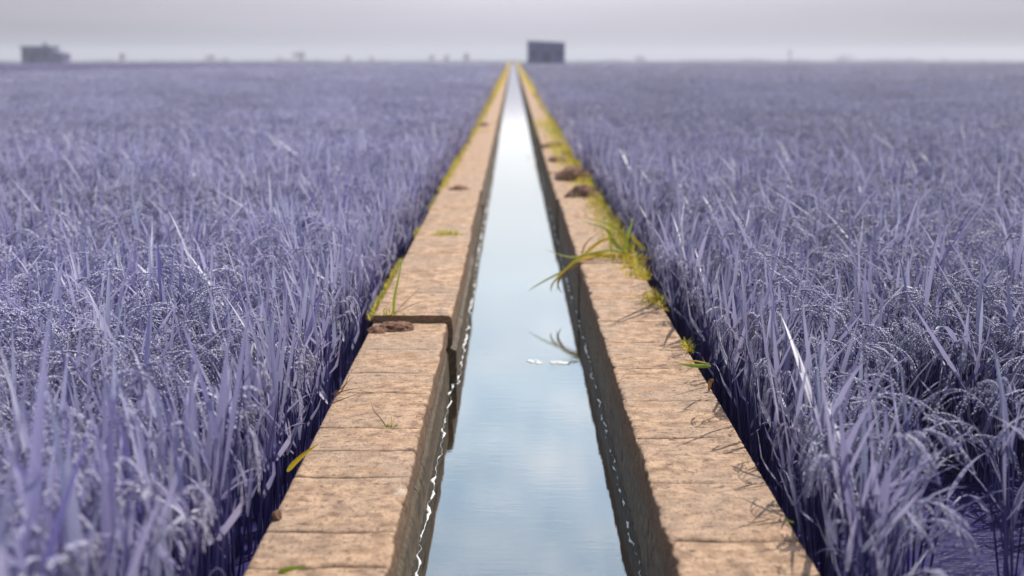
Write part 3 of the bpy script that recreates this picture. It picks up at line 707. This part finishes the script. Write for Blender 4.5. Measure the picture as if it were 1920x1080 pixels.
# dark grassy bank closing the left field
m = MB(); vv = []; ff = []
npt = 160; prof = [(-3, 0), (-1.6, .7), (-.5, 1.2), (0, 1.30), (1.4, 1.3), (4, 0)]
for i in range(npt):
    t = i / (npt - 1); x = -52 + t * 50.3; y = 92 + (x + 31) * 5.2 if x < -12 else 92 + 19 * 5.2 - (x + 12) * -1.0
    zt = H - 17.5 * y / F - GZ
    for dx, hz in prof:
        vv.append((x, y + dx, GZ - .02 + hz / 1.3 * (zt + .10 * float(fbm(np.array([x * 2]), 0, 0, 3, 5)[0]))))
for i in range(npt - 1):
    for j in range(len(prof) - 1): ff.append((i*6+j, i*6+j+1, (i+1)*6+j+1, (i+1)*6+j))
m.add(vv, ff); tag(m.build('bank', BANK), kind='structure')

# ---------------------------------------------------------------- far trees
def tree(px, ptop, dist, wpx, label, seed, name='tree', cat='tree'):
    r = random.Random(seed); x = at(px, dist); g0 = gz(dist); hgt = topz(ptop, dist) - g0; wd_ = wpx / F * dist / 2
    root = empty(name, (x, dist, g0)); tag(root, label, cat, 'trees along the horizon')
    m = MB(); m.tube([(0, 0, -.1), (.1, 0, hgt * .35), (0, .1, hgt * .75)], [hgt * .035, hgt * .028, hgt * .01], 7)
    for k in range(5):
        a = r.uniform(0, 6.28); m.tube([(0, 0, hgt * .3), (math.cos(a) * wd_ * .35, math.sin(a) * wd_ * .35, hgt * .55), (math.cos(a) * wd_ * .6, math.sin(a) * wd_ * .6, hgt * .72)], [hgt * .016, hgt * .01, hgt * .004], 5)
    m.build('trunk', BARK, root)
    m = MB(); cl = [(r.uniform(-.65, .65) * wd_, r.uniform(-.6, .6) * wd_, hgt * r.uniform(.35, .82), r.uniform(.25, .45)) for _ in range(11)] + [(0, 0, hgt * .8, .35)]
    for i in range(900):
        cx, cy, cz, cr_ = r.choice(cl); d = Vector((r.gauss(0, 1), r.gauss(0, 1), r.gauss(0, 1))).normalized() * r.uniform(.5, 1)
        p = Vector((cx + d.x * cr_ * wd_, cy + d.y * cr_ * wd_, min(hgt, cz + d.z * cr_ * hgt * .5))); s = hgt * r.uniform(.02, .04)
        u = Vector((r.gauss(0, 1), r.gauss(0, 1), r.gauss(0, 1))).normalized() * s; v = u.cross(Vector((r.gauss(0, 1), r.gauss(0, 1), 1))).normalized() * s
        m.add([p - u, p + v, p + u, p - v], [(0, 1, 2, 3)])
    m.build('crown', TREE, root, False)
TR = [(237, 99, 700, 14, 'lone small tree right of the farmhouse on the left horizon'), (400, 102, 800, 24, 'broad low tree in the middle of the left horizon'),
      (428, 107, 830, 22, 'flatter tree just right of the broad low tree'), (565, 96, 760, 28, 'tallest rounded tree on the left horizon'),
      (530, 107, 820, 22, 'small tree left of the tallest rounded tree'), (655, 104, 900, 16, 'small tree left of three more near the ditch end'),
      (700, 105, 860, 14, 'squat tree between two small ones left of the ditch end'), (812, 102, 820, 16, 'slim tree well left of the ditch end'), (838, 102, 850, 13, 'narrow tree in the middle of the trio left of the ditch end'), (876, 98, 780, 15, 'slim tree nearest the ditch end on the left'),
      (1130, 112, 900, 30, 'low tree just right of the field shed'), (1197, 104, 800, 22, 'rounded tree well right of the field shed'),
      (1345, 110, 950, 26, 'low spreading tree between the rounded tree and the pole'), (1575, 102, 900, 62, 'wide pale tree clump right of the pole'), (1760, 110, 900, 22, 'small tree on the far right horizon'), (1835, 111, 950, 24, 'lowest tree at the far right horizon')]
for i, t in enumerate(TR): tree(*t, 500 + i)
d = 560.0; root = empty('utility_pole', (at(1475, d), d, gz(d))); tag(root, 'tall utility pole alone on the right horizon', 'pole')
hh = topz(94, d) - gz(d); m = MB(); m.tube([(0, 0, -.1), (0, 0, hh)], [.28, .2], 10); m.build('post', BARK, root)
m = MB(); m.box(-1, 1, -.32, -.2, hh - .8, hh - .6); m.build('crossarm', BARK, root, False)
# far hedgerows merging into one low line
m = MB(); r = random.Random(9)
for i in range(9000):
    px = r.uniform(-150, 2100); dist = r.uniform(1000, 1300); hpx = 3.0 + 5 * max(0, float(fbm(np.array([px * .02]), 0, 0, 4, 8)[0]) + .1) * 1.6
    zt = topz(118 - r.random() * hpx, dist); x = at(px, dist); s = r.uniform(.5, 1.3)
    u = Vector((r.gauss(0, 1), .3, r.gauss(0, 1))).normalized() * s; v = Vector((-u.z, .2, u.x)) * .8
    p = Vector((x, dist, zt)); m.add([p - u, p + v, p + u, p - v], [(0, 1, 2, 3)])
tag(m.build('treeline', TREE, smooth=False), 'low hazy hedge line running along the whole horizon', 'treeline', kind='stuff')

# ---------------------------------------------------------------- haze
hz = bpy.data.materials.new('haze'); hz.use_nodes = True; n = hz.node_tree.nodes; n.clear()
pv = n.new('ShaderNodeVolumePrincipled'); pv.inputs['Color'].default_value = (.86,.87,.96,1); pv.inputs['Density'].default_value = .0008; pv.inputs['Anisotropy'].default_value = .3
mo = n.new('ShaderNodeOutputMaterial'); hz.node_tree.links.new(pv.outputs[0], mo.inputs['Volume'])
m = MB(); m.box(-2300, 2300, -80, 3300, -40, 9); tag(m.build('haze', hz, smooth=False), 'pale air haze over the fields', 'haze', kind='stuff')
